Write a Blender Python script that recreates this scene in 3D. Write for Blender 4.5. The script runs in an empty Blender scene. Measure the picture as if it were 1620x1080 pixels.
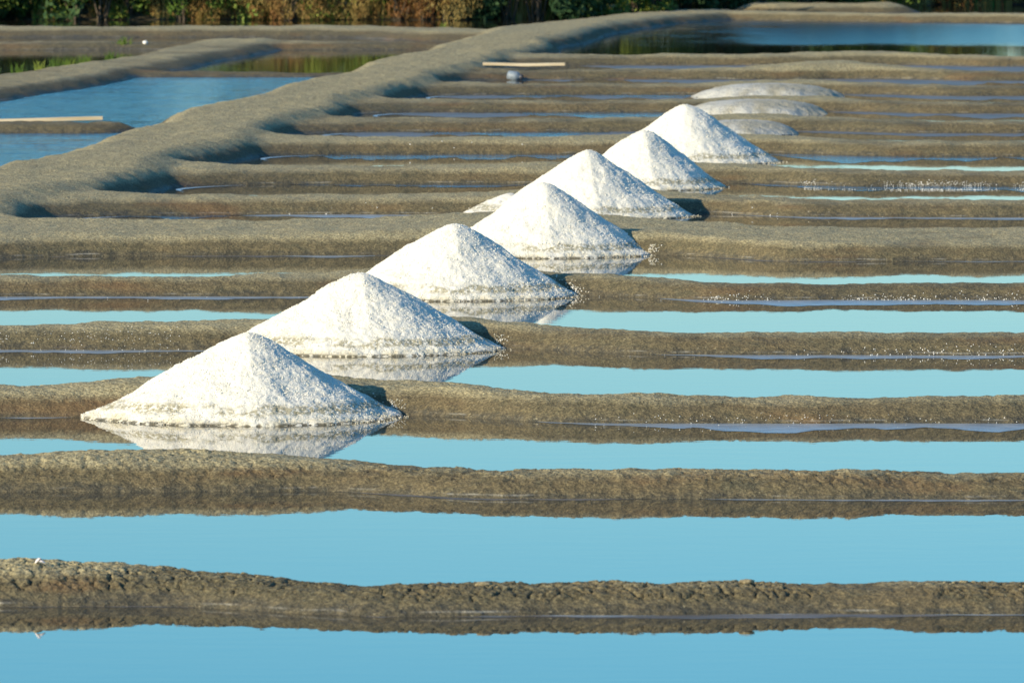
import bpy, math, random
import numpy as np
from mathutils import Vector

random.seed(4)
RNG = np.random.default_rng(11)
scene = bpy.context.scene
col = scene.collection
R = math.radians

# ------------------------------------------------------------------ camera
CAM_H = 3.0
cam_d = bpy.data.cameras.new("camera")
cam = bpy.data.objects.new("camera", cam_d)
col.objects.link(cam)
cam.location = (0, 0, CAM_H)
cam.rotation_euler = (R(90) - math.atan(820 / 14700), 0, 0)
cam_d.sensor_width = 36
cam_d.lens = 14700 / 1620 * 36
cam_d.clip_start = 1.0
cam_d.clip_end = 6000
cam_d.dof.use_dof = True
cam_d.dof.focus_distance = 51
cam_d.dof.aperture_fstop = 15
scene.camera = cam

# ------------------------------------------------------------------ sky and sun
SUN_EL = R(21.5)
SUN_DIR = Vector((-0.82, -0.57, 0)).normalized()
AZ = math.atan2(SUN_DIR.x, SUN_DIR.y)            # clockwise from +Y
world = bpy.data.worlds.new("World")
scene.world = world
world.use_nodes = True
wn, wl = world.node_tree.nodes, world.node_tree.links
wn.clear()
sky = wn.new("ShaderNodeTexSky")
sky.sky_type = 'NISHITA'
sky.sun_disc = False
sky.sun_elevation = SUN_EL
sky.sun_rotation = AZ
sky.air_density = 1.0
sky.dust_density = 0.3
sky.ozone_density = 2.0
tint = wn.new("ShaderNodeMix")
tint.data_type = 'RGBA'; tint.blend_type = 'MULTIPLY'
tint.inputs[0].default_value = 1.0
tint.inputs[7].default_value = (0.37, 0.92, 1.27, 1)
bg = wn.new("ShaderNodeBackground")
bg.inputs[1].default_value = 0.108
wo = wn.new("ShaderNodeOutputWorld")
gen = wn.new("ShaderNodeTexCoord"); sep = wn.new("ShaderNodeSeparateXYZ")
wl.new(gen.outputs["Generated"], sep.inputs[0])
rampn = wn.new("ShaderNodeValToRGB")                 # paler at the horizon, cyan above it, plain blue overhead
rampn.color_ramp.elements[0].position = 0.03; rampn.color_ramp.elements[0].color = (0.74, 1.0, 1.18, 1)
rampn.color_ramp.elements[1].position = 0.11; rampn.color_ramp.elements[1].color = (0.31, 0.96, 1.31, 1)
e3 = rampn.color_ramp.elements.new(0.5); e3.color = (0.42, 0.88, 1.22, 1)
wl.new(sep.outputs[2], rampn.inputs[0])
wl.new(rampn.outputs[0], tint.inputs[7])
wl.new(sky.outputs[0], tint.inputs[6])
wl.new(tint.outputs[2], bg.inputs[0])
wl.new(bg.outputs[0], wo.inputs[0])

sun_d = bpy.data.lights.new("sun", 'SUN')
sun_d.energy = 5.0
sun_d.angle = R(0.5)
sun_d.color = (1.0, 0.87, 0.64)
sun = bpy.data.objects.new("sun", sun_d)
col.objects.link(sun)
to_sun = Vector((SUN_DIR.x * math.cos(SUN_EL), SUN_DIR.y * math.cos(SUN_EL), math.sin(SUN_EL)))
sun.rotation_euler = to_sun.to_track_quat('Z', 'Y').to_euler()
sun.location = (-20, -10, 30)

scene.view_settings.view_transform = 'Standard'
scene.view_settings.look = 'None'
scene.view_settings.exposure = 0.36
scene.view_settings.gamma = 1.0
scene.view_settings.use_curve_mapping = False

# ------------------------------------------------------------------ helpers
def pnoise(x, y, seed=0):
    """2-D gradient noise, about -1..1"""
    xi = np.floor(x).astype(np.int64); yi = np.floor(y).astype(np.int64)
    xf = x - xi; yf = y - yi
    u = xf * xf * xf * (xf * (xf * 6 - 15) + 10); v = yf * yf * yf * (yf * (yf * 6 - 15) + 10)
    def g(ix, iy, dx, dy):
        h = (ix * 374761393 + iy * 668265263 + seed * 974634777) & 0x7fffffff
        h = ((h ^ (h >> 13)) * 1274126177) & 0x7fffffff
        h = h ^ (h >> 16)
        a = (h & 1023) * (2 * np.pi / 1024)
        return np.cos(a) * dx + np.sin(a) * dy
    n0 = g(xi, yi, xf, yf) * (1 - u) + g(xi + 1, yi, xf - 1, yf) * u
    n1 = g(xi, yi + 1, xf, yf - 1) * (1 - u) + g(xi + 1, yi + 1, xf - 1, yf - 1) * u
    return 1.5 * (n0 * (1 - v) + n1 * v)

def worley(x, y, seed=0):
    """distance to nearest and second nearest cell point, and the cell's random value"""
    xi = np.floor(x).astype(np.int64); yi = np.floor(y).astype(np.int64)
    d1 = np.full(x.shape, 9.0); d2 = np.full(x.shape, 9.0); cid = np.zeros(x.shape)
    for ox in (-1, 0, 1):
        for oy in (-1, 0, 1):
            cx = xi + ox; cy = yi + oy
            h = (cx * 374761393 + cy * 668265263 + seed * 974634777) & 0x7fffffff
            h = ((h ^ (h >> 13)) * 1274126177) & 0x7fffffff
            h = h ^ (h >> 16)
            px = cx + (h & 255) / 255.0; py = cy + ((h >> 8) & 255) / 255.0
            d = np.hypot(px - x, py - y)
            rv = ((h >> 16) & 255) / 255.0
            near = d < d1
            d2 = np.where(near, d1, np.minimum(d2, d))
            cid = np.where(near, rv, cid)
            d1 = np.where(near, d, d1)
    return d1, d2, cid

def sstep(t):
    t = np.clip(t, 0, 1)
    return t * t * (3 - 2 * t)

def mesh_np(name, verts, faces, smooth=True):
    """faces: (n,4) or (n,3) int array"""
    me = bpy.data.meshes.new(name)
    verts = np.asarray(verts, dtype=np.float32); faces = np.asarray(faces, dtype=np.int32)
    n, k = faces.shape
    me.vertices.add(len(verts)); me.vertices.foreach_set("co", verts.ravel())
    me.loops.add(n * k); me.loops.foreach_set("vertex_index", faces.ravel())
    me.polygons.add(n)
    me.polygons.foreach_set("loop_start", np.arange(0, n * k, k, dtype=np.int32))
    me.polygons.foreach_set("use_smooth", np.full(n, smooth, dtype=bool))
    me.update(calc_edges=True)
    return me

def link(name, me, mats=(), parent=None, **props):
    o = bpy.data.objects.new(name, me)
    col.objects.link(o)
    if me is not None:
        for m in (mats if isinstance(mats, (list, tuple)) else [mats]):
            me.materials.append(m)
    if parent is not None:
        o.parent = parent
    for k, v in props.items():
        o[k] = v
    return o

def grid_faces(nr, nc):
    i = np.arange(nr - 1)[:, None] * nc + np.arange(nc - 1)[None, :]
    return np.stack([i, i + 1, i + nc + 1, i + nc], -1).reshape(-1, 4)

# ------------------------------------------------------------------ materials
def new_mat(name):
    m = bpy.data.materials.new(name)
    m.use_nodes = True
    nt = m.node_tree
    return m, nt.nodes, nt.links, nt.nodes["Principled BSDF"]

class NB:
    """small node builder"""
    def __init__(s, n, l): s.n, s.l = n, l
    def val(s, v, sock):
        if isinstance(v, (int, float)): sock.default_value = v
        elif isinstance(v, tuple): sock.default_value = v if len(v) == len(sock.default_value) else (*v, 1)
        else: s.l.new(v, sock)
    def math(s, op, a, b=0.0, c=0.0, clamp=False):
        q = s.n.new("ShaderNodeMath"); q.operation = op; q.use_clamp = clamp
        s.val(a, q.inputs[0]); s.val(b, q.inputs[1])
        if op in ('MULTIPLY_ADD',): s.val(c, q.inputs[2])
        return q.outputs[0]
    def mix(s, f, a, b, blend='MIX'):
        q = s.n.new("ShaderNodeMix"); q.data_type = 'RGBA'; q.blend_type = blend
        s.val(f, q.inputs[0]); s.val(a, q.inputs[6]); s.val(b, q.inputs[7])
        return q.outputs[2]
    def ramp(s, v, lo, hi, a=0.0, b=1.0):
        q = s.n.new("ShaderNodeMapRange"); q.interpolation_type = 'SMOOTHSTEP'
        s.val(v, q.inputs[0]); s.val(lo, q.inputs[1]); s.val(hi, q.inputs[2]); s.val(a, q.inputs[3]); s.val(b, q.inputs[4])
        return q.outputs[0]
    def noise(s, vec, scale, detail=4.0, rough=0.55, dist=0.0):
        q = s.n.new("ShaderNodeTexNoise"); q.inputs["Scale"].default_value = scale
        q.inputs["Detail"].default_value = detail; q.inputs["Roughness"].default_value = rough
        q.inputs["Distortion"].default_value = dist
        s.l.new(vec, q.inputs["Vector"])
        return q.outputs[0]
    def scaled(s, vec, sc):
        q = s.n.new("ShaderNodeMapping"); q.inputs["Scale"].default_value = sc
        s.l.new(vec, q.inputs["Vector"])
        return q.outputs[0]
    def voronoi(s, vec, scale, feature='F1'):
        q = s.n.new("ShaderNodeTexVoronoi"); q.feature = feature; q.inputs["Scale"].default_value = scale
        s.l.new(vec, q.inputs["Vector"])
        return q
    def bump(s, h, strength, dist, normal=None):
        q = s.n.new("ShaderNodeBump"); q.inputs["Strength"].default_value = strength
        q.inputs["Distance"].default_value = dist
        s.l.new(h, q.inputs["Height"])
        if normal is not None: s.l.new(normal, q.inputs["Normal"])
        return q.outputs[0]

def position(n):
    g = n.new("ShaderNodeNewGeometry")
    s = n.new("ShaderNodeSeparateXYZ")
    return g, s

def mud_material(name, dry0=0.072, dry1=0.122):
    m, n, l, b = new_mat(name)
    q = NB(n, l)
    g, s = position(n)
    P = g.outputs["Position"]
    l.new(P, s.inputs[0])
    big = q.noise(P, 0.55, 3)
    mid = q.noise(P, 3.2, 4)
    fine = q.noise(P, 22.0, 5, 0.65)
    vfine = q.noise(P, 75.0, 3, 0.6)
    # height above the brine, made ragged, drives how dry the mud is
    zz = q.math('ADD', s.outputs[2], q.math('MULTIPLY', q.math('SUBTRACT', fine, 0.5), 0.045))
    zz = q.math('ADD', zz, q.math('MULTIPLY', q.math('SUBTRACT', mid, 0.5), 0.05))
    zz = q.math('ADD', zz, q.math('MULTIPLY', q.math('SUBTRACT', big, 0.5), 0.055))
    dry = q.ramp(zz, dry0, dry1)
    moist = q.ramp(zz, 0.006, 0.045)
    wet_c = q.mix(q.ramp(mid, 0.35, 0.65), (0.070, 0.066, 0.048), (0.10, 0.088, 0.056))
    moist_c = q.mix(q.ramp(big, 0.35, 0.65), (0.145, 0.124, 0.068), (0.170, 0.126, 0.064))
    moist_c = q.mix(q.ramp(q.noise(P, 6.0, 3), 0.52, 0.72), moist_c, (0.115, 0.105, 0.062))
    dry_c = q.mix(q.ramp(mid, 0.3, 0.7), (0.57, 0.485, 0.268), (0.485, 0.418, 0.245))
    c = q.mix(moist, wet_c, moist_c)
    c = q.mix(dry, c, dry_c)
    # speckle: pits, crumbs and pale salt dust
    c = q.mix(q.ramp(fine, 0.36, 0.66, 0.0, 0.75), c, q.mix(0.5, c, (0.36, 0.275, 0.135)), 'MIX')
    c = q.mix(q.ramp(vfine, 0.60, 0.42, 0.0, 0.6), c, (0.05, 0.042, 0.026))
    c = q.mix(q.ramp(q.noise(P, 48.0, 3), 0.64, 0.74, 0.0, 0.55), c, (0.42, 0.36, 0.22))
    # pale salt rime left by the falling brine, in broken lines just above the water
    rz = q.math('ADD', s.outputs[2], q.math('MULTIPLY', q.math('SUBTRACT', mid, 0.5), 0.02))
    rime = q.math('MULTIPLY', q.ramp(rz, 0.010, 0.014), q.ramp(rz, 0.021, 0.016))
    rime = q.math('MULTIPLY', rime, q.ramp(q.noise(q.scaled(P, (2.6, .6, 1)), 1.0, 5, .7), 0.50, 0.66))
    c = q.mix(q.math('MULTIPLY', rime, 0.55), c, (0.42, 0.39, 0.32))
    # reddish algae blotches on the damp faces
    red = q.math('MULTIPLY', q.math('SUBTRACT', 1.0, dry), q.ramp(q.noise(q.scaled(P, (1.1, 1.1, 6)), 1.0, 4), 0.55, 0.72))
    c = q.mix(q.math('MULTIPLY', red, 0.40), c, (0.20, 0.105, 0.045))
    l.new(c, b.inputs["Base Color"])
    rough = q.math('MULTIPLY_ADD', moist, 0.30, 0.58)
    l.new(rough, b.inputs["Roughness"])
    b.inputs["Specular IOR Level"].default_value = 0.25
    h = q.math('ADD', q.math('MULTIPLY', fine, 0.9), q.math('MULTIPLY', vfine, 0.4))
    l.new(q.bump(h, 0.75, 0.022), b.inputs["Normal"])
    return m

M_mud = mud_material("pan_mud")
M_mud_far = mud_material("bank_mud", 0.05, 0.10)

def water_material(name, rough, ripple, base, wind=0.0, breeze=None):
    m, n, l, b = new_mat(name)
    q = NB(n, l)
    g, s = position(n)
    P = g.outputs["Position"]
    b.inputs["Base Color"].default_value = (*base, 1)
    b.inputs["IOR"].default_value = 1.38
    wind_mask = q.ramp(q.noise(q.scaled(P, (0.35, 0.10, 1)), 1.0, 4, 0.6), 0.36, 0.60)
    if breeze:                       # the wind only reaches part of this pond
        l.new(P, s.inputs[0])
        nn = q.math('MULTIPLY', q.math('SUBTRACT', q.noise(q.scaled(P, (0.9, .5, 1)), 1.0, 5, .65), .5), 5.0)
        ya = q.math('ADD', s.outputs[1], nn)
        xa = q.math('ADD', s.outputs[0], nn)
        wind_mask = q.math('MULTIPLY', q.ramp(ya, breeze[0], breeze[1]), q.ramp(xa, breeze[2], breeze[3]))
    l.new(q.math('MULTIPLY_ADD', wind_mask, wind, rough), b.inputs["Roughness"])
    w1 = q.noise(q.scaled(P, (2.2, 5.0, 1)), 1.0, 3)
    w2 = q.noise(q.scaled(P, (9.0, 16.0, 1)), 1.0, 2)
    h = q.math('ADD', w1, q.math('MULTIPLY', w2, 0.25))
    if ripple > .005:
        h = q.math('ADD', h, q.math('MULTIPLY', q.noise(q.scaled(P, (.5, .75, 1)), 1.0, 3, .6), 2.2))
    l.new(q.bump(h, 1.0, ripple), b.inputs["Normal"])
    return m

M_water = water_material("still_brine", 0.012, 0.00030, (0.055, 0.050, 0.036))
M_water_far = water_material("shallow_brine", 0.03, 0.0004, (0.07, 0.058, 0.036))
M_pond_wind = water_material("rippled_pond_water", 0.045, 0.026, (0.006, 0.045, 0.080), 0.06)
M_pool = water_material("pool_water_with_breeze", 0.02, 0.0012, (0.018, 0.020, 0.014), 0.17, (123.5, 127.5, 1.2, 4.2))
M_pond_still = water_material("still_pond_water", 0.02, 0.0009, (0.022, 0.022, 0.014), 0.03)

def film_material():
    m, n, l, b = new_mat("salt_film_on_brine")
    q = NB(n, l)
    g, s = position(n)
    P = g.outputs["Position"]
    f = q.noise(q.scaled(P, (7.0, 16.0, 1)), 1.0, 4)
    c = q.mix(q.ramp(f, 0.35, 0.70), (0.22, 0.265, 0.30), (0.40, 0.45, 0.48))
    l.new(c, b.inputs["Base Color"])
    b.inputs["Roughness"].default_value = 0.28
    b.inputs["IOR"].default_value = 1.45
    l.new(q.bump(q.noise(P, 60.0, 3), 0.5, 0.004), b.inputs["Normal"])
    return m
M_film = film_material()
def wet_material():
    m, n, l, b = new_mat("wet_mud_margin")
    q = NB(n, l)
    g, s = position(n)
    P = g.outputs["Position"]
    f = q.noise(q.scaled(P, (2.5, 5.0, 1)), 1.0, 4)
    l.new(q.mix(q.ramp(f, .35, .65), (.115, .100, .075), (.20, .175, .145)), b.inputs["Base Color"])
    b.inputs["Roughness"].default_value = .45
    l.new(q.bump(q.noise(P, 30.0, 4), .6, .012), b.inputs["Normal"])
    return m
M_wet = wet_material()

def salt_material(name, stain=1.0):
    m, n, l, b = new_mat(name)
    q = NB(n, l)
    tc = n.new("ShaderNodeTexCoord"); s = n.new("ShaderNodeSeparateXYZ")
    P = tc.outputs["Object"]
    l.new(P, s.inputs[0])
    z = s.outputs[2]
    fine = q.noise(P, 90.0, 3, 0.6)
    mid = q.noise(P, 9.0, 3)
    c = q.mix(q.ramp(mid, 0.3, 0.75), (0.85, 0.80, 0.685), (0.82, 0.765, 0.635))
    c = q.mix(q.ramp(fine, 0.50, 0.30, 0.0, 0.22), c, (0.72, 0.69, 0.60))
    # muddy streaks low on the pile, yellow tide line just above the brine
    zn = q.math('ADD', z, q.math('MULTIPLY', q.math('SUBTRACT', q.noise(q.scaled(P, (5, 5, 1)), 1.0, 3), 0.5), 0.06))
    band = q.math('MULTIPLY', q.ramp(zn, 0.035, 0.060), q.ramp(zn, 0.105, 0.078))
    patch = q.ramp(q.noise(q.scaled(P, (3.2, 3.2, 9.0)), 1.0, 4, 0.65), 0.39, 0.52)
    speck = q.ramp(q.noise(P, 42.0, 2), 0.38, 0.52)
    bm = q.math('MULTIPLY', q.math('MULTIPLY', band, patch), speck)
    c = q.mix(q.math('MULTIPLY', bm, 0.85 * stain), c, (0.36, 0.315, 0.19))
    low = q.math('MULTIPLY', q.ramp(zn, 0.045, 0.015), q.ramp(q.noise(P, 6.5, 3), 0.3, 0.6))
    c = q.mix(q.math('MULTIPLY', low, 0.6), c, (0.66, 0.56, 0.34))
    foot = q.math('MULTIPLY', q.ramp(z, 0.018, 0.004), q.ramp(q.noise(P, 30.0, 3), 0.40, 0.52))
    c = q.mix(q.math('MULTIPLY', foot, 0.9), c, (0.10, 0.085, 0.05))
    l.new(c, b.inputs["Base Color"])
    b.inputs["Roughness"].default_value = 0.75
    b.inputs["Subsurface Weight"].default_value = 0.12
    b.inputs["Subsurface Radius"].default_value = (1.0, .95, .85)
    b.inputs["Subsurface Scale"].default_value = 0.012
    b.inputs["Specular IOR Level"].default_value = 0.3
    l.new(q.bump(q.math('ADD', q.noise(P, 150.0, 2), fine), 0.6, 0.006), b.inputs["Normal"])
    return m
M_salt = salt_material("damp_salt")

def plain(name, c, rough=0.7, var=0.25, scale=30.0):
    m, n, l, b = new_mat(name)
    q = NB(n, l)
    tc = n.new("ShaderNodeTexCoord")
    f = q.noise(tc.outputs["Object"], scale, 4)
    l.new(q.mix(q.ramp(f, 0.3, 0.7), tuple(v * (1 - var) for v in c), tuple(min(1, v * (1 + var)) for v in c)), b.inputs["Base Color"])
    b.inputs["Roughness"].default_value = rough
    return m
M_crystal = plain("salt_crystal", (0.82, 0.785, 0.71), 0.5, 0.06)
M_crust = plain("old_salt_crust", (0.62, 0.61, 0.55), 0.7, 0.1)

# ------------------------------------------------------------------ the lie of the land
RIDGE_Y = [29.4, 35.45, 41.5, 46.75, 52.7, 58.7, 63.96, 71.0, 77.1, 84.1, 90.2, 96.3, 102.5, 108.6, 114.9]
RIDGE_H = [.090, .087, .095, .108, .095, .086, .118, .10, .098, .105, .090, .088, .088, .088, .105]
RIDGE_BACK = [.10, .10, .12, .12, .12, .12, 2.2, .50, .55, .55, .55, .55, .55, .55, .6]
NR = len(RIDGE_Y)
BED = -0.06

DIKE = np.array([(-6.5, 20), (-6.2, 45), (-5.1, 60), (-4.33, 71), (-3.73, 75.5), (-3.12, 84), (-2.50, 93.5), (-1.92, 101), (-1.05, 111), (-0.35, 119),
                 (0.05, 126), (0.7, 133), (2.0, 140), (3.0, 142.6), (5.0, 141.2), (8.0, 140.0), (14, 139.5), (46, 139.5)])
def dike_x(y):
    return np.interp(y, DIKE[:12, 1], DIKE[:12, 0])
BANKS = [   # polyline, flat half width, slope width, height
    (DIKE, .42, .43, None),
    (np.array([(-46, 90.7), (-5, 90.7), (-4.25, 90.6)]), .35, .40, .075),
    (np.array([(-4.9, 110.3), (-1.5, 110.2)]), .20, .50, .045),
    (np.array([(-9.5, 78), (-5.75, 103.6), (-4.98, 110.4), (-4.12, 118.2), (-3.6, 124)]), .30, .50, .105),
    (np.array([(-46, 123.7), (-0.3, 123.7)]), .40, .60, .085),
    (np.array([(-46, 131.2), (-2.6, 131.2), (-1.2, 130.7), (-0.6, 129.0)]), .5, .9, .125),
    (np.array([(4.2, 147.0), (5.7, 147.2)]), .35, .6, .15),
]
SHORE_X = [-60, -1, .7, 2, 3.5, 6, 7, 60]
SHORE_Y = [141.5, 141.5, 142.3, 147, 149.5, 149.5, 153, 153]

def mound_line(y):
    return -1.343 + 0.0815 * (y - 47.0)

def ridge_shift(i, x):
    xl = mound_line(RIDGE_Y[i])
    return (.85 if i == 6 else .55) * sstep((xl + (2.0 if i == 6 else 1.8) - x) / 1.0) + .30 * (i > 2) * np.exp(-((x - xl - .25) / .75) ** 2) + 0.10 * pnoise(x * 0.33 + 7.1 * i, np.full_like(x, 3.3 * i), 5) + 0.03 * pnoise(x * 1.3 + i, np.full_like(x, 1.7 * i), 6)

def ridge_rise(i, x, y):
    """rise of ridge i above the bed"""
    yc = RIDGE_Y[i]
    xl = mound_line(yc)
    lad = np.exp(-((x - xl) / 1.0) ** 2)
    H = RIDGE_H[i] + (.095 if i == 13 else .036 if i < 3 else .052 if i < 9 else .040) * lad + (.020 if i < 10 else .006) * sstep((xl - 0.2 - x) / 1.2)
    H = H + 0.010 * pnoise(x * 0.8 + 13 * i, np.full_like(x, 0.37 + i), 8) + 0.005 * pnoise(x * 3.1 + 13 * i, np.full_like(x, 0.37 + i), 9)
    s = y - yc - ridge_shift(i, x)
    wf = .40 + .10 * lad
    wid = 1.35 * np.exp(-np.clip(x - dike_x(y) - .72, 0, None) / .48)
    wf = wf + .9 * wid
    ab = RIDGE_BACK[i] + .25 * lad + .8 * wid
    t = np.where(s < 0, -s / wf, np.clip((s - ab) / .5, 0, None))
    p = 1 - np.clip(t, 0, 1) ** 2.2
    p = p * sstep((x - dike_x(y) + .35) / .6)
    return (H - BED) * p

def bank_rise(k, x, y):
    pl, a, b, H = BANKS[k]
    d = np.full(x.shape, 1e9)
    for (x0, y0), (x1, y1) in zip(pl[:-1], pl[1:]):
        dx, dy = x1 - x0, y1 - y0
        t = np.clip(((x - x0) * dx + (y - y0) * dy) / (dx * dx + dy * dy), 0, 1)
        d = np.minimum(d, np.hypot(x - x0 - t * dx, y - y0 - t * dy))
    d = d + (0.20 if H is None else .12) * pnoise(x * 0.45 + k * 9, y * 0.22, 15) + 0.05 * pnoise(x * 1.4, y * 0.9, 16 + k)
    if H is None:
        H = np.interp(y, [20, 80, 110, 130, 141], [.175, .175, .155, .145, .125])
        H = np.where(x > 2.5, .125, H)
    p = 1 - np.clip((d - a) / b, 0, 1) ** 1.8
    H = H + 0.02 * pnoise(x * 0.6 + k, y * 0.25, 17)
    return (H - BED) * np.clip(p, 0, 1)

def ground_height(x, y, ridges, banks, land=False, detail=1.0):
    P = 4.0
    acc = np.zeros(x.shape)
    for i in ridges: acc += np.clip(ridge_rise(i, x, y), 0, None) ** P
    for k in banks: acc += np.clip(bank_rise(k, x, y), 0, None) ** P
    if land:
        sh = np.interp(x, SHORE_X, SHORE_Y) + 0.5 * pnoise(x * .4, y * .1, 44)
        acc += (0.28 * sstep((y - sh) / 1.6)) ** P
    h = acc ** (1 / P)
    on = sstep(h / 0.05)
    n = (0.012 * pnoise(x * 2.3, y * 1.9, 21) + 0.007 * pnoise(x * 6.1, y * 5.2, 22)
         + 0.0045 * pnoise(x * 15.0, y * 13.0, 23))
    if detail > 0:
        n = n + detail * 0.004 * pnoise(x * 34.0, y * 30.0, 24)
    return BED + h + n * on

def clods(x, y, h):
    """cracked, lumpy mud on the two nearest ridges: recessed joints, uneven pieces"""
    wx = x + 0.02 * pnoise(x * 9, y * 9, 31); wy = y + 0.02 * pnoise(x * 9, y * 9, 32)
    d1, d2, cid = worley(wx * 16.0, wy * 12.0, 33)
    edge = d2 - d1
    gap = sstep((0.16 - edge) / 0.16)
    mask = sstep((h - 0.035) / 0.04) * sstep((pnoise(x * 1.1, y * 1.6, 34) + 0.55) / 0.5)
    e1, e2, eid = worley(wx * 34.0, wy * 28.0, 35)
    small = sstep((0.12 - (e2 - e1)) / 0.12)
    return mask * ((cid - 0.5) * 0.005 - 0.022 * gap * sstep((cid - .25) / .2) + (eid - 0.5) * 0.003 - 0.010 * small)

def x_columns(ymid, left, right, step):
    v = 0.058 * ymid + 0.7
    fine = list(np.arange(max(-v, left), min(v, right), step))
    xs = fine[:]
    s, x = step * 2, fine[-1]
    while x < right:
        x = min(right, x + s); xs.append(x); s *= 1.35
    s, x = step * 2, fine[0]
    while x > left:
        x = max(left, x - s); xs.insert(0, x); s *= 1.35
    return np.array(xs)

def y_rows(y0, y1, zones, fine, coarse):
    ys = [y0]
    while ys[-1] < y1 - 1e-6:
        y = ys[-1]
        st = coarse
        for a, b in zones:
            if a <= y < b: st = fine
            elif y < a < y + coarse: st = min(st, a - y + 1e-4)
        ys.append(min(y1, y + st))
    return np.array(ys)

# mud ridges between the pans, one strip of ground per ridge
CUTS = [24.0] + [(RIDGE_Y[i] + RIDGE_Y[i + 1]) / 2 + (1.5 if i == 6 else .5) for i in range(NR - 1)] + [126.0]
FINER = {1: .60, 2: .75}
DIKE_R, DIKE_L = 1.15, 1.45
for i in range(NR):
    yc = RIDGE_Y[i]
    k = yc / 40.0
    ys = y_rows(CUTS[i], CUTS[i + 1], [(yc - .75, yc + RIDGE_BACK[i] + 1.25)], .0155 * k * FINER.get(i, 1), .25)
    if i == 6:
        ys = y_rows(CUTS[i], CUTS[i + 1], [(yc - .75, yc + 1.3), (yc + 1.9, yc + 3.9)], .0155 * k, .06)
    xl = float(dike_x(yc)) + DIKE_R
    xs = x_columns(yc, xl, 46.0, .0145 * k * FINER.get(i, 1))
    Y, X0 = np.meshgrid(ys, xs, indexing='ij')
    w = np.clip((X0 - xl) / 1.5, 0, 1)
    X = X0 + (dike_x(Y) + DIKE_R - xl) * (1 - w)
    rs = [j for j in (i - 1, i, i + 1) if 0 <= j < NR]
    h = ground_height(X, Y, rs, [0, 1, 2, 3, 4] if i > 7 else [0], detail=1.0)
    if i in (1, 2, 3):
        h = h + clods(X, Y, h) * (1.0 if i == 1 else 0.6 if i == 2 else .35)
    me = mesh_np("mud_ridge", np.stack([X, Y, h], -1).reshape(-1, 3), grid_faces(*X.shape))
    link("mud_ridge", me, M_mud, kind="structure", group="mud ridges between the salt pans")

# the long dike along the left ends of the pans
ys = np.concatenate([np.arange(24, 66, .5), np.arange(66, 126.01, .034)])
ts = np.concatenate([np.arange(-DIKE_L, DIKE_R, .033)[:-1], [DIKE_R, DIKE_R + .05]])
Y, T = np.meshgrid(ys, ts, indexing='ij')
X = dike_x(Y) + T
h = ground_height(X, Y, range(NR), [0, 1, 2, 3, 4], detail=1.8)
V = np.stack([X, Y, h], -1)
V[:, -1, 2] -= .004
link("mud_dike", mesh_np("mud_dike", V.reshape(-1, 3), grid_faces(*V.shape[:2])), M_mud, kind="structure")

# banks between the ponds left of the dike
ys = y_rows(76, 126, [(89.3, 92.2), (101, 112), (122, 126)], .04, .10)
Y, U = np.meshgrid(ys, np.array(sorted(set(list(np.arange(-5.2, 0, .045)) + [-46, -30, -20, -14, -10, -8, -7, -6.2, -5.6] + [0.0]))), indexing='ij')
X = dike_x(Y) - DIKE_L + U
h = ground_height(X, Y, [], [0, 1, 2, 3, 4], detail=0.6)
link("pond_bank", mesh_np("pond_bank", np.stack([X, Y, h], -1).reshape(-1, 3), grid_faces(*X.shape)), M_mud, kind="structure")

# far banks, the shore and the scrub land behind
ys = np.concatenate([np.arange(126, 156, .07), np.arange(156, 190, 1.5), [230, 320, 500]])
xs = x_columns(140, -60.0, 60.0, .06)
Y, X = np.meshgrid(ys, xs, indexing='ij')
h = ground_height(X, Y, [], [0, 4, 5, 6], land=True, detail=0.0)
link("far_bank", mesh_np("far_bank", np.stack([X, Y, h], -1).reshape(-1, 3), grid_faces(*X.shape)), M_mud, kind="structure")

# the clay sheet under everything, out to the horizon
me = mesh_np("ground", [(-3000, -300, -.5), (3000, -300, -.5), (3000, 5000, -.5), (-3000, 5000, -.5)], [(0, 1, 2, 3)])
link("ground", me, M_mud, kind="structure")

# ------------------------------------------------------------------ water
def water(name, pts, m):
    me = bpy.data.meshes.new(name)
    me.from_pydata([(x, y, 0.0) for x, y in pts], [], [list(range(len(pts)))])
    link(name, me, m, kind="structure")
for i in range(NR - 1):
    y0, y1 = RIDGE_Y[i], RIDGE_Y[i + 1]
    if i == 6: y0 = 65.5
    a, b = y0 + .0, y1 + (1.54 if i == 5 else 0)
    water("pan_water", [(float(dike_x(a)), a), (46, a), (46, b), (float(dike_x(b)), b)], M_water if i < 9 else M_water_far)
water("pan_water", [(float(dike_x(20)), 20), (46, 20), (46, 29.4), (float(dike_x(29.4)), 29.4)], M_water)
dk = [(float(dike_x(y)), y) for y in (114.9, 119, 126, 133)]
water("pond_water", [(float(dike_x(114.9)), 114.9), (46, 114.9), (46, 139.5), (14, 139.5), (8, 140), (5, 141.2), (3, 142.6), (2, 140), (.7, 133), (0, 126), (-.52, 119)], M_pool)
dl = lambda y: (float(dike_x(y)), y)
water("pond_water", [(-46, 20), dl(20), dl(45), dl(60), dl(71), dl(81), dl(90.7), (-46, 90.7)], M_pond_wind)
water("pond_water", [(-7.64, 90.7), dl(90.7), dl(91.9), dl(100), dl(108), dl(110.25), (-4.99, 110.25), (-5.75, 103.6)], M_pond_wind)
water("pond_water", [(-4.99, 110.25), dl(110.25), dl(119), dl(123.7), (-3.63, 123.7), (-4.12, 118.2)], M_pond_still)
water("pond_water", [(-46, 90.7), (-7.64, 90.7), (-5.75, 103.6), (-4.99, 110.25), (-4.12, 118.2), (-3.63, 123.7), (-46, 123.7)], M_pond_still)
water("pond_water", [(-46, 123.7), dl(123.7), (0, 126), (.3, 129.5), (-1.2, 130.7), (-2.6, 131.2), (-46, 131.2)], M_pond_still)
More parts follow.
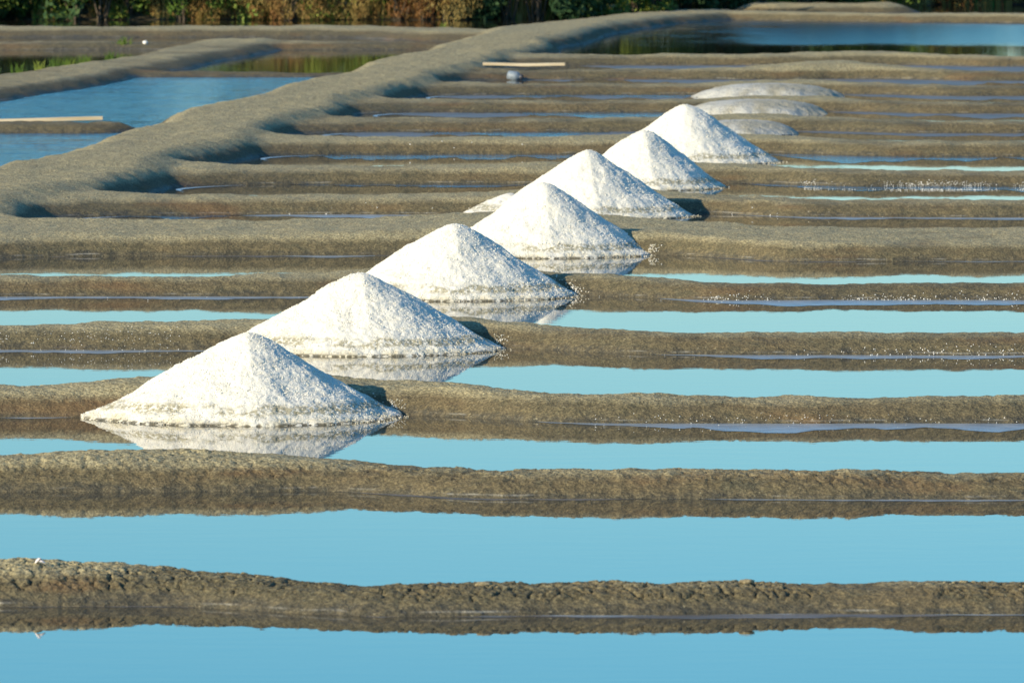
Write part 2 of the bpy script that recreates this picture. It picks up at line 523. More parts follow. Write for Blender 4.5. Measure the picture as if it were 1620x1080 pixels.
water("channel_water", [(-46, 131.2), (-2.6, 131.2), (-1.2, 130.7), (.3, 129.5), (.7, 133), (2, 140), (3, 142.6), (5, 141.2), (8, 140), (14, 139.5), (46, 139.5), (46, 157), (-46, 157)], M_pond_still)

# films of floating salt and skimmed foam along the far side of the pans: (ridge, x from, x to, width, gap to the bank)
FILMS = [(3, -2.9, -1.9, .42, .02), (3, 0.05, 6, .55, .02), (4, -3.4, -1.55, .36, .05), (4, .75, 7, .34, .03), (5, -4.0, -1.0, .36, .05), (5, .9, 8, .40, .03),
         (6, -1.6, -.9, .30, .1), (6, 2.3, 8, .16, .0), (2, .3, 6, .12, -.02), (1, -2.6, 6, .12, -.03),
         (7, -3.6, -.2, .42, .02), (7, 1.5, 8, .42, .05), 
         ]
BLUE = [(8, -1.9, .4, .8, .05), (8, 1.9, 9, .75, .12), (9, -2.3, .9, 1.7, .02), (9, 2.2, 10, 1.2, .03), (10, -1.0, 1.0, 1.6, .10), (11, -.7, 1.9, 1.5, .10), (12, -.2, 2.4, 1.0, .2), (7, -3.3, -1.8, .5, .0)]
WET = [(10, -2.1, 1.4, 1.5, -.02), (10, 2.6, 10, .9, .0), (11, -1.5, 2.0, 1.3, -.02), (11, 3.2, 10, 1.2, .0), (12, -1.0, 2.4, 1.3, -.02), (12, 3.5, 10, 1.1, .0),
       (13, -.1, 10, 1.6, -.02), (14, .8, 10, 2.0, -.02), (9, 1.9, 9, .3, -.02), (2, -1.0, 6, .14, -.03), (1, -2.6, 6, .16, -.03), (6, .9, 8, .2, -.03), (6, -5, -.2, .25, -.03)]
def film(name, table, m, zf, kind, q0):
  fv, ff = [], []
  for q_, (i, x0, x1, wd, gap) in enumerate(table, q0):
      xs = np.arange(x0, x1, .05)
      yf = RIDGE_Y[i] + ridge_shift(i, xs)
      xl = mound_line(RIDGE_Y[i])
      wf = .40 + .10 * np.exp(-((xs - xl) / 1.0) ** 2)
      foot = yf - wf * .78 - gap + .08
      env = np.minimum(1, np.minimum((xs - x0) / .8, (x1 - xs) / .8)) ** .6
      w = 1.5 * wd * env * np.clip(.70 + .75 * pnoise(xs * .55 + q_ * 5, xs * 0 + q_ * 1.3, 51) + .35 * pnoise(xs * 2.6 + q_ * 5, xs * 0 + q_ * 1.3, 52) + .15 * pnoise(xs * 9, xs * 0 + q_ * 1.3, 53), .02, 1.5)
      fr = foot - w
      b0 = len(fv)
      for x, a, b in zip(xs, fr, foot + .04):
          fv += [(x, a, .0010 * zf), (x, b, .0010 * zf)]
      for j in range(len(xs) - 1):
          ff.append((b0 + 2 * j, b0 + 2 * j + 2, b0 + 2 * j + 3, b0 + 2 * j + 1))
  link(name, mesh_np(name, fv, ff), m, kind=kind)
film("salt_film", FILMS, M_film, 1.0, "stuff", 0)
fv, ff = [], []
for i in range(7, 13):
    b0 = len(fv)
    n_ = 26
    for j in range(n_):
        t = j / (n_ - 1)
        yy = RIDGE_Y[i] - 1.5 + 1.35 * t
        xx = float(dike_x(yy)) + .80 + .62 * t ** 2.2 + .25 * (1 - t) ** 2
        w_ = .055 * math.sin(math.pi * (.1 + .85 * t))
        fv += [(xx - w_ * .5, yy + w_, .004), (xx + w_ * .5, yy - w_, .004)]
    ff += [(b0 + 2 * j, b0 + 2 * j + 1, b0 + 2 * j + 3, b0 + 2 * j + 2) for j in range(n_ - 1)]
link("foam_line", mesh_np("foam_line", fv, ff), M_film, kind="stuff")
film("breezy_water", BLUE, M_pond_wind, 1.6, "structure", 80)
film("wet_mud", WET, M_wet, .6, "structure", 40)

# loose crystals: one octahedron per crystal, all in one mesh
OCT_V = np.array([(1, 0, 0), (-1, 0, 0), (0, 1, 0), (0, -1, 0), (0, 0, 1), (0, 0, -1)], float)
OCT_F = np.array([(0, 2, 4), (2, 1, 4), (1, 3, 4), (3, 0, 4), (2, 0, 5), (1, 2, 5), (3, 1, 5), (0, 3, 5)])
def crystals_mesh(name, pts, size):
    n = len(pts)
    a = RNG.uniform(0, 6.28, n)
    v = OCT_V[None] * RNG.uniform(.6, 1.25, (n, 6, 3)) * np.asarray(size)[:, None, None]
    c, s = np.cos(a)[:, None], np.sin(a)[:, None]
    tilt = RNG.uniform(-.7, .7, n)[:, None]
    x, y, z = v[..., 0], v[..., 1], v[..., 2]
    y, z = y * np.cos(tilt) - z * np.sin(tilt), y * np.sin(tilt) + z * np.cos(tilt)
    v = np.stack([x * c - y * s, x * s + y * c, z], -1) + np.asarray(pts)[:, None, :]
    f = OCT_F[None] + (np.arange(n) * 6)[:, None, None]
    return mesh_np(name, v.reshape(-1, 3), f.reshape(-1, 3), smooth=False)

pts, sz = [], []
def scatter_on_ridge(i, x0, x1, n, off, spread, size):
    x = RNG.uniform(x0, x1, n)
    keep = pnoise(x * 1.6 + i, x * 0 + i * .7, 61) + .5 * pnoise(x * 6 + i, x * 0 + i * .7, 62) > -.30 + RNG.normal(0, .25, n)
    x = x[keep]
    xl = mound_line(RIDGE_Y[i])
    wf = .40 + .10 * np.exp(-((x - xl) / 1.0) ** 2)
    y = RIDGE_Y[i] + ridge_shift(i, x) - wf * .80 + off + RNG.normal(0, spread, len(x))
    z = ground_height(x, y, [i], [0], detail=0)
    z = np.maximum(z, .004)
    s = RNG.uniform(.35, 1.0, len(x)) * size
    pts.append(np.stack([x, y, z + s * .3], -1)); sz.append(s)
scatter_on_ridge(5, 1.2, 4.4, 403, .02, .035, 0.0055)
scatter_on_ridge(4, 1.6, 4.2, 230, .02, .03, 0.0052)
scatter_on_ridge(4, -3.3, -1.9, 249, .06, .06, 0.0043)
scatter_on_ridge(3, .2, 3.5, 163, .02, .02, 0.0043)
scatter_on_ridge(3, .1, 3.4, 24, -.3, .12, 0.0032)
scatter_on_ridge(5, -3.5, 4.4, 38, -.25, .10, 0.0036)
scatter_on_ridge(4, -3.5, 4.4, 32, -.22, .08, 0.0036)
scatter_on_ridge(8, 2.4, 5.6, 1080, .02, .02, 0.0054)
scatter_on_ridge(8, 2.4, 5.6, 1080, -.85, .05, 0.0050)
scatter_on_ridge(9, -1.5, 1.6, 9, .16, .08, 0.0079)
scatter_on_ridge(7, -2.0, 3, 50, .02, .05, 0.0063)
link("salt_crystals", crystals_mesh("salt_crystals", np.concatenate(pts), np.concatenate(sz)), M_crystal, kind="stuff")

# ------------------------------------------------------------------ salt mounds
MOUNDS = [  # x, y, radius left, radius right, height, seed, label
    (-1.343, 46.98, .84, .81, .425, 1, "nearest white salt mound, mirrored whole in the brine, crumbs spilling off its right edge"),
    (-.858, 53.02, .84, .83, .435, 2, "second nearest white salt mound, directly behind the front one, peak leaning slightly right"),
    (-.369, 59.05, .82, .80, .455, 3, "third white salt mound from the front, with a long crumbly toe on its right"),
    (.220, 64.80, .82, .82, .495, 4, "fourth white salt mound from the front, at the foot of the wide flat mud bank"),
    (.580, 71.00, .86, .82, .505, 5, "fifth white salt mound, low second hump on its left, just behind the wide mud bank"),
    (1.093, 76.60, .74, .68, .470, 6, "narrow sixth salt mound from the front, second from the far end of the row"),
    (1.538, 82.30, .80, .86, .510, 7, "farthest of the tall white salt mounds, with flat salt patches behind it"),
]
PEAK = {1: .085, 2: .10, 3: .13, 4: .10, 5: .08, 6: .14, 7: .13, 9: .1}
LOBES = {1: [(-.10, -.05, .62)], 2: [(-.17, .0, .66), (.2, -.25, .5)], 3: [(-.12, .05, .68)], 4: [(.12, -.18, .55)], 5: [(-.08, -.1, .6)], 6: [(-.1, .05, .62)], 7: [(.14, -.2, .55), (-.1, 0, .66)]}
def mound_base(th, rl, rr, seed):
    base = rl + (rr - rl) * sstep(.5 + np.cos(th) * .7)
    return base * (.99 + .03 * pnoise(np.cos(th) * 1.3 + seed * 3, np.sin(th) * 1.3, 70 + seed) + .025 * pnoise(np.cos(th) * 4 + seed, np.sin(th) * 4, 80 + seed))
def mound_surface(dx, dy, rl, rr, H, seed):
    base = mound_base(np.arctan2(dy, dx), rl, rr, seed)
    ry = .80
    u, v = dx / base, dy / ry
    rc = np.hypot(u, v)
    # raked sides meet in soft ribs, one of them facing the near pan
    ca, sa = math.cos(.10), math.sin(.10)
    a, b = np.abs(u * ca + v * sa), np.abs(v * ca - u * sa)
    rd = a + b * .96
    kk = .34 * (1 - np.clip(rc, 0, 1)) ** .7
    r = rc * (1 - kk) + rd * kk
    e = PEAK[seed]
    r = np.sqrt(r * r + e * e) - e
    r = r / (math.sqrt(1 + e * e) - e)
    f = (1 - r)
    f = np.where(f > 0, np.clip(f, 0, None) ** 1.09, f)
    z = f * H
    for (lx, ly, lr) in LOBES.get(seed, []):       # slumped shoulders where baskets of salt were tipped
        q2 = 1 - np.hypot(dx - lx, dy - ly) / lr
        zl = H * .93 * np.clip(q2 - .02, -1, 1) * (lr / .8) * 1.12
        z = np.where(r < 1, np.maximum(z, 0) + .02 * np.log1p(np.exp((zl - z - .01) / .02)) * np.clip((1 - r) * 4, 0, 1), z)
    return z, r
for (mx, my, rl, rr, H, seed, label) in MOUNDS:
    step = .0075 * max(1, my / 55)
    g = np.arange(-.98, .98, step)
    DY, DX = np.meshgrid(g, g, indexing='ij')
    z, r = mound_surface(DX, DY, rl, rr, H, seed)
    if seed == 5:
        z2, r2 = mound_surface(DX + .60, DY - .22, .42, .42, .17, 9)
        z = np.maximum(z, z2); r = np.minimum(r, r2)
    sc = my / 50
    n = ((.016 * pnoise(DX * 4 + seed, DY * 4, 90) + .007 * pnoise(DX * 11 + seed, DY * 11, 91))
         + .0050 * pnoise(DX * 30 / sc, DY * 30 / sc + seed, 92) + .0038 * pnoise(DX * 62 / sc, DY * 62 / sc + seed, 93))
    z = z + n * sstep((1.12 - r) / .15) * (0.55 + .45 * sstep(r / .3))
    z = np.where(r > 1.0, np.minimum(z, -.012 - (r - 1) * .4), z)
    keepv = r < 1.07
    F = grid_faces(*DX.shape)
    F = F[keepv.ravel()[F].all(1)]
    used, inv = np.unique(F, return_inverse=True)
    V = np.stack([DX, DY, z], -1).reshape(-1, 3)[used]
    me = mesh_np("salt_mound", V, inv.reshape(-1, 4))
    o = link("salt_mound", me, M_salt, label=label, category="salt mound", group="row of white salt mounds")
    o.location = (mx, my, 0)
    # grains standing proud of the surface, more of them low on the right
    N = int(9000 / (my / 47) ** 1.6)
    px = RNG.uniform(-.9, .9, N * 2); py = RNG.uniform(-.9, .4, N * 2)
    pz, pr = mound_surface(px, py, rl, rr, H, seed)
    k_ = (pr < .99)
    px, py, pz = px[k_][:N], py[k_][:N], pz[k_][:N]
    pz = pz + (.016 * pnoise(px * 4 + seed, py * 4, 90) + .007 * pnoise(px * 11 + seed, py * 11, 91)) * .9
    s_ = RNG.uniform(.0024, .0052, len(px)) * (my / 47) ** .6
    # crumbs fallen past the toe
    M_ = int(700 / (my / 47))
    th = RNG.normal(-.22, .42, M_); rad = .93 + np.abs(RNG.normal(0, .045, M_))
    cx = np.cos(th) * rad * mound_base(th, rl, rr, seed); cy = np.sin(th) * rad * .80
    ri = int(np.argmin([abs(y - my) for y in RIDGE_Y]))
    cz = np.maximum(ground_height(cx + mx, cy + my, [ri], [0], detail=0), .0)
    ok_ = cz < .07
    cx, cy, cz = cx[ok_], cy[ok_], cz[ok_]; M_ = len(cx)
    cs = RNG.uniform(.002, .0058, M_) * (my / 47) ** .6
    if seed in (1, 3):
        n2 = 420
        sx = RNG.normal(.66, .09, n2); sy = RNG.normal(.02, .10, n2) - (sx - .66) * .9
        sz_ = ground_height(sx + mx, sy + my, [ri], [0], detail=0)
        ok_ = sz_ > 0
        cx = np.concatenate([cx, sx[ok_]]); cy = np.concatenate([cy, sy[ok_]]); cz = np.concatenate([cz, sz_[ok_]])
        cs = np.concatenate([cs, RNG.uniform(.002, .006, ok_.sum())])
    allp = np.concatenate([np.stack([px, py, pz], -1), np.stack([cx, cy, cz + cs * .4], -1)])
    link("salt_grains", crystals_mesh("salt_grains", allp, np.concatenate([s_, cs])), M_salt, parent=o, kind="stuff")

# flat remains of piles already carted away
def patch_material():
    m, n, l, b = new_mat("flattened_salt")
    q = NB(n, l)
    tc = n.new("ShaderNodeTexCoord")
    P = tc.outputs["Object"]
    f = q.noise(q.scaled(P, (2.2, 1.2, 1)), 1.0, 4, .6)
    c = q.mix(q.ramp(f, .40, .62), (.50, .485, .43), (.40, .36, .26))
    c = q.mix(q.ramp(q.noise(P, 18, 3), .58, .70, 0, .5), c, (.30, .27, .19))
    l.new(c, b.inputs["Base Color"]); b.inputs["Roughness"].default_value = .75
    l.new(q.bump(q.math('ADD', q.noise(P, 40, 3), q.noise(P, 7, 4)), .8, .02), b.inputs["Normal"])
    return m
M_patch = patch_material()
for (x, y, rx, ry, H, seed, label) in [
        (2.82, 101.95, .79, .85, .115, 11, "farthest flat grey-white salt patch on the mud, behind two others"),
        (2.52, 96.15, .73, .85, .112, 12, "middle flat salt patch with a tan front, just above the farthest mound's right shoulder"),
        (2.22, 90.0, .55, .9, .095, 13, "nearest flat grey salt patch, partly hidden behind the farthest tall mound")]:
    g = np.arange(-1.1, 1.1, .022)
    DY, DX = np.meshgrid(g, g, indexing='ij')
    rr = np.hypot(DX / rx, DY / ry) * (1 + .07 * pnoise(DX * 3 + seed, DY * 3, 99) + .04 * pnoise(DX * 9 + seed, DY * 9, 98))
    z = H * np.clip(1 - rr ** 4, -1, 1) ** 1 * np.where(rr < 1, 1, 1) + .02 * (1 - rr) + .006 * pnoise(DX * 14, DY * 14, 97 + seed)
    F = grid_faces(*DX.shape); F = F[(rr < 1.06).ravel()[F].all(1)]
    used, inv = np.unique(F, return_inverse=True)
    o = link("salt_patch", mesh_np("salt_patch", np.stack([DX, DY, z], -1).reshape(-1, 3)[used], inv.reshape(-1, 4)), M_patch,
             label=label, category="salt patch", group="flat salt patches left on the mud")
    o.location = (x, y, .012)

# ------------------------------------------------------------------ planks and small finds
M_wood = None
def wood_material():
    m, n, l, b = new_mat("bleached_wood")
    q = NB(n, l)
    tc = n.new("ShaderNodeTexCoord")
    f = q.noise(q.scaled(tc.outputs["Object"], (2.0, 40, 40)), 1.0, 4)
    l.new(q.mix(q.ramp(f, .3, .7), (.50, .38, .22), (.68, .56, .38)), b.inputs["Base Color"])
    b.inputs["Roughness"].default_value = .8
    return m
M_wood = wood_material()
def plank(loc, L, W, T, rz, tilt, label):
    n = 14
    V, F = [], []
    for j in range(n + 1):
        t = j / n
        x = (t - .5) * L
        sag = -.006 * math.sin(t * math.pi) + .002 * math.sin(9 * t)
        w = W * (1 - .05 * math.sin(5 * t + 1)); c = .004
        for (yy, zz) in ((-w / 2 + c, 0), (-w / 2, c), (-w / 2, T - c), (-w / 2 + c, T), (w / 2 - c, T), (w / 2, T - c), (w / 2, c), (w / 2 - c, 0)):
            V.append((x, yy, zz + sag))
    for j in range(n):
        for k in range(8):
            F.append((j * 8 + k, j * 8 + (k + 1) % 8, (j + 1) * 8 + (k + 1) % 8, (j + 1) * 8 + k))
    me = bpy.data.meshes.new("wooden_plank")
    me.from_pydata(V, [], F + [tuple(range(7, -1, -1)), tuple(range(n * 8, n * 8 + 8))])
    o = link("wooden_plank", me, M_wood, label=label, category="plank")
    o.location = loc; o.rotation_euler = (0, tilt, rz)
    return o
PL2 = plank((.14, 109.75, .137), .97, .16, .035, R(-1), R(.3), "pale wooden plank lying on a far mud ridge just above the grey jug")
PL1 = plank((-5.02, 91.2, .07), 2.0, .15, .035, R(3), R(-.9), "pale bleached plank on the low mud spit between the two blue ponds at left")

# a half-sunk plastic jug
def lathe(name, prof, seg, m, parent=None, **kw):
    V, F = [], []
    for (r, x) in prof:
        for k in range(seg):
            a = 2 * math.pi * k / seg
            V.append((x, r * math.cos(a), r * math.sin(a)))
    for j in range(len(prof) - 1):
        for k in range(seg):
            F.append((j * seg + k, j * seg + (k + 1) % seg, (j + 1) * seg + (k + 1) % seg, (j + 1) * seg + k))
    F += [tuple(range(seg)), tuple(range(len(prof) * seg - seg, len(prof) * seg))[::-1]]
    me = bpy.data.meshes.new(name); me.from_pydata(V, [], F)
    for p in me.polygons: p.use_smooth = True
    return link(name, me, m, parent=parent, **kw)
jug = bpy.data.objects.new("plastic_jug", None); col.objects.link(jug)
jug["label"] = "small pale grey jug lying on its side in the mud below the far plank"; jug["category"] = "jug"
lathe("body", [(.02, -.09), (.062, -.085), (.075, -.07), (.075, .04), (.068, .065), (.035, .095), (.03, .10)], 18, plain("pale_plastic", (.19, .23, .27), .5, .2), jug)
lathe("cap", [(.032, .101), (.036, .104), (.036, .135), (.03, .140)], 14, plain("dark_cap", (.04, .04, .05), .4, .1), jug)
jug.scale = (.8, .8, .8)
jug.location = (.02, 108.55, .045); jug.rotation_euler = (0, R(6), R(-20))

# crab shell bits on the nearest ridge
shell = bpy.data.objects.new("crab_shell", None); col.objects.link(shell)
shell["label"] = "tiny broken white and pink shell on top of the nearest mud ridge at far left"; shell["category"] = "shell"
M_shell = plain("bleached_shell", (.82, .72, .66), .5, .12)
def shell_piece(x, rz, L, lean):
    V, F = [], []
    for j in range(7):
        t = j / 6
        for k in range(5):
            a = (k / 4 - .5) * 2.2
            w = .016 * math.sin(math.pi * (.15 + .8 * t))
            V.append((L * (t - .2), w * math.sin(a) * 1.2, w * math.cos(a) + lean * t * L))
    for j in range(6):
        for k in range(4):
            F.append((j * 5 + k, j * 5 + k + 1, j * 5 + k + 6, j * 5 + k + 5))
    me = bpy.data.meshes.new("shell_piece"); me.from_pydata(V, [], F)
    o = link("shell_piece", me, M_shell, parent=shell)
    mod = o.modifiers.new("thickness", 'SOLIDIFY'); mod.thickness = .003
    o.location = (x, 0, 0); o.rotation_euler = (0, 0, rz)
shell_piece(-.016, R(20), .035, .9); shell_piece(.028, R(170), .045, .25)
def on_ridge(i, x, dy):
    xx = np.array([x]); yy = RIDGE_Y[i] + ridge_shift(i, xx) + dy
    return Vector((x, float(yy[0]), float(ground_height(xx, yy, [i], [0])[0])))
shell.scale = (.62, .62, .62)
shell.location = on_ridge(1, -1.835, .02)

def clod(loc, sx, sy, sz, seed, label, m):
    import bmesh
    bm = bmesh.new(); bmesh.ops.create_icosphere(bm, subdivisions=3, radius=1)
    for v in bm.verts:
        p = v.co
        k = 1 + .28 * float(pnoise(np.array([p.x * 1.5 + seed]), np.array([p.y * 1.5 + p.z * 1.7]), 3)[0]) + .12 * float(pnoise(np.array([p.x * 4 + seed]), np.array([p.y * 4 + p.z * 3]), 4)[0])
        v.co = Vector((p.x * sx, p.y * sy, p.z * sz)) * k
    me = bpy.data.meshes.new("mud_clod"); bm.to_mesh(me); bm.free()
    for p in me.polygons: p.use_smooth = True
    o = link("mud_clod", me, m, label=label, category="mud clod")
    o.location = loc; return o
M_clod = plain("dried_clod", (.26, .21, .12), .9, .35, 60)
clod(on_ridge(1, -.105, .02) + Vector((0, 0, .006)), .032, .025, .013, 2, "low brown mud clod on the crest of the nearest ridge, near the middle", M_clod)
clod(on_ridge(1, .90, .02) + Vector((0, 0, .005)), .030, .022, .010, 5, "small tan mud clod on the crest of the nearest ridge, right of centre", M_clod)
o = clod(Vector((-4.86, 123.15, float(ground_height(np.array([-4.86]), np.array([123.15]), [], [0, 1, 2, 3, 4], detail=0)[0]) + .015)), .032, .032, .03, 8, "tiny white stone on the far left bank below the scrub", M_crystal); o["category"] = "stone"; o.name = "white_stone"

# ------------------------------------------------------------------ vegetation
def leaf_material(name, c0, c1):
    m, n, l, b = new_mat(name)
    q = NB(n, l)
    tc = n.new("ShaderNodeTexCoord")
    f = q.noise(tc.outputs["Object"], 5.0, 4)
    oi = n.new("ShaderNodeObjectInfo")
    f2 = q.math('ADD', f, q.math('MULTIPLY', q.math('SUBTRACT', oi.outputs["Random"], .5), .3))
    c = q.mix(q.ramp(f2, .32, .68), c0, c1)
    l.new(c, b.inputs["Base Color"]); b.inputs["Roughness"].default_value = .7
    b.inputs["Specular IOR Level"].default_value = .2
    return m
LEAF = {
    'green': leaf_material("green_leaf", (.070, .125, .018), (.190, .225, .040)),
    'dark': leaf_material("dark_shade_leaf", (.022, .055, .020), (.055, .095, .030)),  # dark green, also the painted-in shade of the left corner and back rows
    'olive': leaf_material("grey_olive_leaf", (.17, .20, .09), (.26, .27, .14)),
    'red': leaf_material("red_brown_leaf", (.20, .085, .026), (.26, .185, .055)),
    'ochre': leaf_material("ochre_leaf", (.28, .19, .05), (.38, .28, .10)),
}
M_stem = plain("bush_stem", (.10, .075, .05), .9, .3)
def foliage_mesh(W, D, H, n, leaf, seed, upright=False):
    rg = np.random.default_rng(seed)
    cl = 9 + int(W * 8)
    cc = np.stack([rg.uniform(-W / 2, W / 2, cl), rg.uniform(-D / 2, D / 2, cl), rg.uniform(.03, .95, cl) * H], -1)
    shrink = 1 - .55 * (cc[:, 2:3] / H) ** 2
    cc[:, :2] *= shrink
    cr = rg.uniform(.13, .30, cl) * min(1.3, .55 + H * .45)
    idx = rg.integers(0, cl, n)
    d = rg.normal(0, 1, (n, 3)); d /= np.linalg.norm(d, axis=1)[:, None]
    p = cc[idx] + d * (cr[idx] * rg.uniform(.35, 1.0, n) ** .5)[:, None]
    p[:, 2] = np.abs(p[:, 2])
    a = rg.normal(0, 1, (n, 3))
    if upright: a[:, :2] *= .35; a[:, 2] = np.abs(a[:, 2]) + .5
    a /= np.linalg.norm(a, axis=1)[:, None]
    b = np.cross(a, rg.normal(0, 1, (n, 3))); b /= np.linalg.norm(b, axis=1)[:, None]
    L = (leaf * rg.uniform(.6, 1.4, n))[:, None]; Wd = L * (.22 if upright else .45)
    v = np.stack([p - a * L, p + b * Wd, p + a * L, p - b * Wd], 1)
    return mesh_np("foliage", v.reshape(-1, 3), np.arange(4 * n).reshape(-1, 4), smooth=False)
def stems_mesh(W, D, H, seed, n=9):
    rg = np.random.default_rng(seed)
    V, F = [], []
    for k in range(n):
        x0, y0 = rg.uniform(-.08, .08, 2); x1, y1 = rg.uniform(-W * .35, W * .35), rg.uniform(-D * .35, D * .35)
        z1 = rg.uniform(.5, .85) * H
        b = len(V)
        for (x, y, z, r) in ((x0, y0, -.1, .018), ((x0 + x1) * .4, (y0 + y1) * .4, z1 * .5, .012), (x1, y1, z1, .005)):
            for q_ in range(5):
                V.append((x + r * math.cos(q_ * 1.2566), y + r * math.sin(q_ * 1.2566), z))
        for j in range(2):
            for q_ in range(5):
                F.append((b + j * 5 + q_, b + j * 5 + (q_ + 1) % 5, b + (j + 1) * 5 + (q_ + 1) % 5, b + (j + 1) * 5 + q_))
    return mesh_np("stems", V, F)
def make_bush(kind, W, D, H, n, leaf, seed, upright=False):
    root = bpy.data.objects.new("bush", None); col.objects.link(root)
    link("foliage", foliage_mesh(W, D, H, n, leaf, seed, upright), LEAF[kind], parent=root)
    link("stems", stems_mesh(W, D, H, seed), M_stem, parent=root)
    root["category"] = "bush"; root["group"] = "bushes along the far shore"
    return root
LOOK = {'green': "leafy mid-green bush", 'dark': "dark green bush", 'olive': "pale grey-green bush", 'red': "red-brown glasswort bush", 'ochre': "dry ochre tussock bush"}
def bush_label(kind, x, row):
    zone = ("in the far left corner" if x < -6.2 else "behind the left ponds" if x < -3.2 else "near the dark channel" if x < .3 else
            "at the head of the long dike" if x < 3.4 else "behind the mud hump" if x < 6.3 else "in the far right corner")
    return LOOK[kind] + (" at the water's edge ", " in the middle of the scrub ", " at the back of the scrub ")[row] + zone
PROTO = {}
for kind, W, D, H, n, leaf, up in (('green', 1.5, 1.2, 1.25, 2300, .045, False), ('dark', 2.2, 1.8, 2.0, 2900, .06, False), ('olive', 1.4, 1.1, 1.05, 1900, .04, False),
                                   ('red', 1.1, .9, .58, 4200, .024, True), ('ochre', 1.2, 1.0, .72, 4200, .026, True)):
    PROTO[kind] = [[make_bush(kind, W, D, H, n, leaf, 100 + 7 * v + len(kind), up), False] for v in range(2)]
def place_bush(kind, x, y, sc, rz, z=.12, row=0):
    pr = random.choice(PROTO[kind])
    if not pr[1]:
        o = pr[0]; pr[1] = True
    else:
        o = pr[0].copy(); col.objects.link(o)
        for ch in pr[0].children:
            c = ch.copy(); col.objects.link(c); c.parent = o
    o.location = (x, y, z); o.scale = (sc, sc, sc * random.uniform(.9, 1.15)); o.rotation_euler = (0, 0, rz)
    o["label"] = bush_label(kind, x, row)
def shore(x): return float(np.interp(x, SHORE_X, SHORE_Y))
def rnd(a, b): return random.uniform(a, b)
x = -13.0
while x < 13:                       # front row
    if x < -6.6: k = random.choice(['dark', 'dark', 'green'])  # shaded corner: its shade is put in through darker leaf colour
    elif x < -.2: k = random.choice(['red', 'green', 'ochre', 'red', 'green'])
    elif x < 3.0: k = random.choice(['green', 'olive', 'green', 'dark'])
    elif x < 6.2: k = random.choice(['dark', 'dark', 'green', 'red'])
    else: k = random.choice(['red', 'red', 'ochre', 'ochre'])
    place_bush(k, x, shore(x) + (.15 if x < 3 else .4) + rnd(0, .45), rnd(.7, 1.15), rnd(0, 6.28), .02)
    x += rnd(.30, .52)
x = -13.5
while x < 13.5:                     # second row
    if x < -6.0: k = 'dark'  # same corner, shade carried by the dark leaf colour
    elif x < -.2: k = random.choice(['green', 'ochre', 'olive', 'red', 'green'])
    elif x < 6.2: k = random.choice(['dark', 'green', 'olive'])
    else: k = random.choice(['ochre', 'red', 'green'])
    place_bush(k, x, shore(x) + 1.2 + rnd(0, .8), rnd(.9, 1.3), rnd(0, 6.28), .12, 1)
    x += rnd(.6, 1.0)
x = -14.0
while x < 14:                       # back row, mostly above the picture's edge but mirrored in the ponds
    k = random.choice(['dark', 'green', 'olive', 'dark'] if x < 6 else ['green', 'ochre', 'olive'])  # dark leaves double as the shade at the back of the scrub
    place_bush(k, x, shore(x) + 4.6 + rnd(0, 1.5), rnd(.9, 1.35), rnd(0, 6.28), .2, 2)
    x += rnd(.9, 1.4)
for kind in PROTO:
    for pr in PROTO[kind]:
        if not pr[1]:
            pr[1] = True; pr[0].location = (9 + rnd(0, 4), 160, .2); pr[0]["label"] = bush_label(kind, 9, 2)

# rushes and grass at the water's edge, uncountable
def blades(n, xr, yfun, hr, seed, mats, wd=.012, dens=None):
    rg = np.random.default_rng(seed)
    x = rg.uniform(*xr, n)
    keep = pnoise(x * 1.1, x * 0 + seed, 120) > -.05
    x = x[keep]; n = len(x)
    y = yfun(x) + np.abs(rg.normal(0, .45, n))
    h = hr[0] + (hr[1] - hr[0]) * rg.random(n) ** 2 * (1 + .35 * pnoise(x * .9, x * 0 + seed + 1, 121))
    w = wd * rg.uniform(.6, 1.4, n)
    lean = rg.normal(0, .32, (n, 2)) * h[:, None]
    z0 = np.full(n, -.02)
    v = np.stack([np.stack([x - w, y, z0], -1), np.stack([x + w, y, z0], -1),
                  np.stack([x + w * .7 + lean[:, 0] * .4, y + lean[:, 1] * .4, z0 + h * .6], -1), np.stack([x - w * .7 + lean[:, 0] * .4, y + lean[:, 1] * .4, z0 + h * .6], -1),
                  np.stack([x + lean[:, 0], y + lean[:, 1], z0 + h], -1)], 1).reshape(-1, 3)
    b = np.arange(n)[:, None] * 5
    tri = np.concatenate([b + np.array([0, 1, 2]), b + np.array([0, 2, 3]), b + np.array([3, 2, 4])], 0)
    me = mesh_np("marsh_grass", v, tri, smooth=False)
    pick = (np.clip((pnoise(x * 1.7, x * 0 + seed, 122) + rg.normal(0, .35, n)) * 1.2 + 1.2, 0, len(mats) - .01)).astype(np.int32)
    me.polygons.foreach_set("material_index", np.tile(pick, 3))
    return link("marsh_grass", me, mats, kind="stuff")
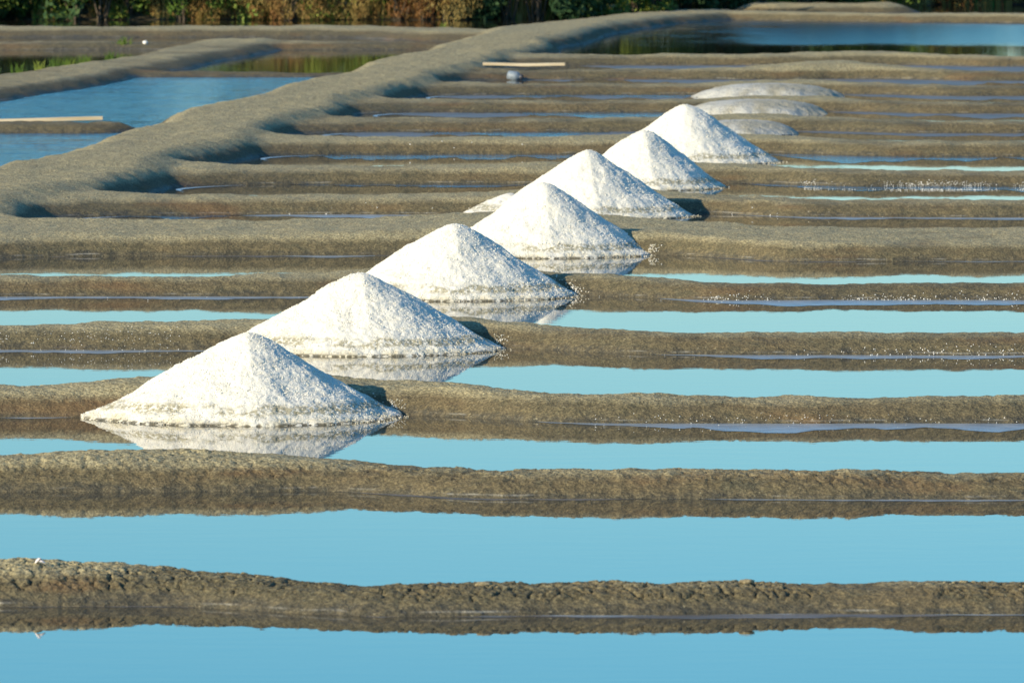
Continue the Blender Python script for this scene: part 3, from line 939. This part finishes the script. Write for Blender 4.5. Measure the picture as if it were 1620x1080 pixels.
ys_ = lambda x: np.interp(x, SHORE_X, SHORE_Y)
blades(8000, (-8.6, 1.0), lambda x: ys_(x) + .35, (.10, .55), 1, [LEAF['green'], LEAF['ochre'], LEAF['red'], LEAF['olive'], LEAF['green']], .016)
blades(2600, (.6, 6.5), lambda x: ys_(x) + .5, (.12, .40), 2, [LEAF['green'], LEAF['olive'], LEAF['dark']], .016)
blades(3200, (6.0, 12), lambda x: ys_(x) + .3, (.2, .6), 3, [LEAF['red'], LEAF['ochre'], LEAF['green']], .016)

# green tufts standing in the far left pond
M_tuft = LEAF['green']
tuft_spots = [(-5.92, 111.4), (-5.72, 112.8), (-5.58, 113.6), (-5.45, 114.2), (-5.28, 115.2), (-6.10, 109.3), (-5.05, 116.8), (-5.15, 123.15), (-.98, 132.0)]
for j, (x, y) in enumerate(tuft_spots):
    rg = np.random.default_rng(300 + j)
    V, F = [], []
    for k in range(26):
        a = rg.uniform(0, 6.28); h = rg.uniform(.05, .15); ln = rg.uniform(.02, .10)
        bx, by = rg.normal(0, .035, 2)
        b = len(V); w = .008
        V += [(bx - w, by, -.06), (bx + w, by, -.06), (bx + w * .7 + ln * .4 * math.cos(a), by + ln * .4 * math.sin(a), h * .6), (bx - w * .7 + ln * .4 * math.cos(a), by + ln * .4 * math.sin(a), h * .6), (bx + ln * math.cos(a), by + ln * math.sin(a), h)]
        F += [(b, b + 1, b + 2), (b, b + 2, b + 3), (b + 3, b + 2, b + 4)]
    o = link("grass_tuft", mesh_np("grass_tuft", V, F, False), LEAF['green'], category="grass tuft", group="green tufts by the far left pond")
    names = ["leftmost", "second from left", "third from left", "fourth from left", "fifth from left", "sixth from left", "rightmost"]
    order = sorted(range(7), key=lambda q_: tuft_spots[q_][0] / tuft_spots[q_][1])
    o["label"] = ("small green tuft standing in the dark far left pond, %s of the seven" % names[order.index(j)] if j < 7 else "small green tuft on the far left bank below the scrub" if j == 7 else "small green tuft on the dike's far end by the dark channel")
    o.location = (x, y, 0.0 if j < 7 else .04)
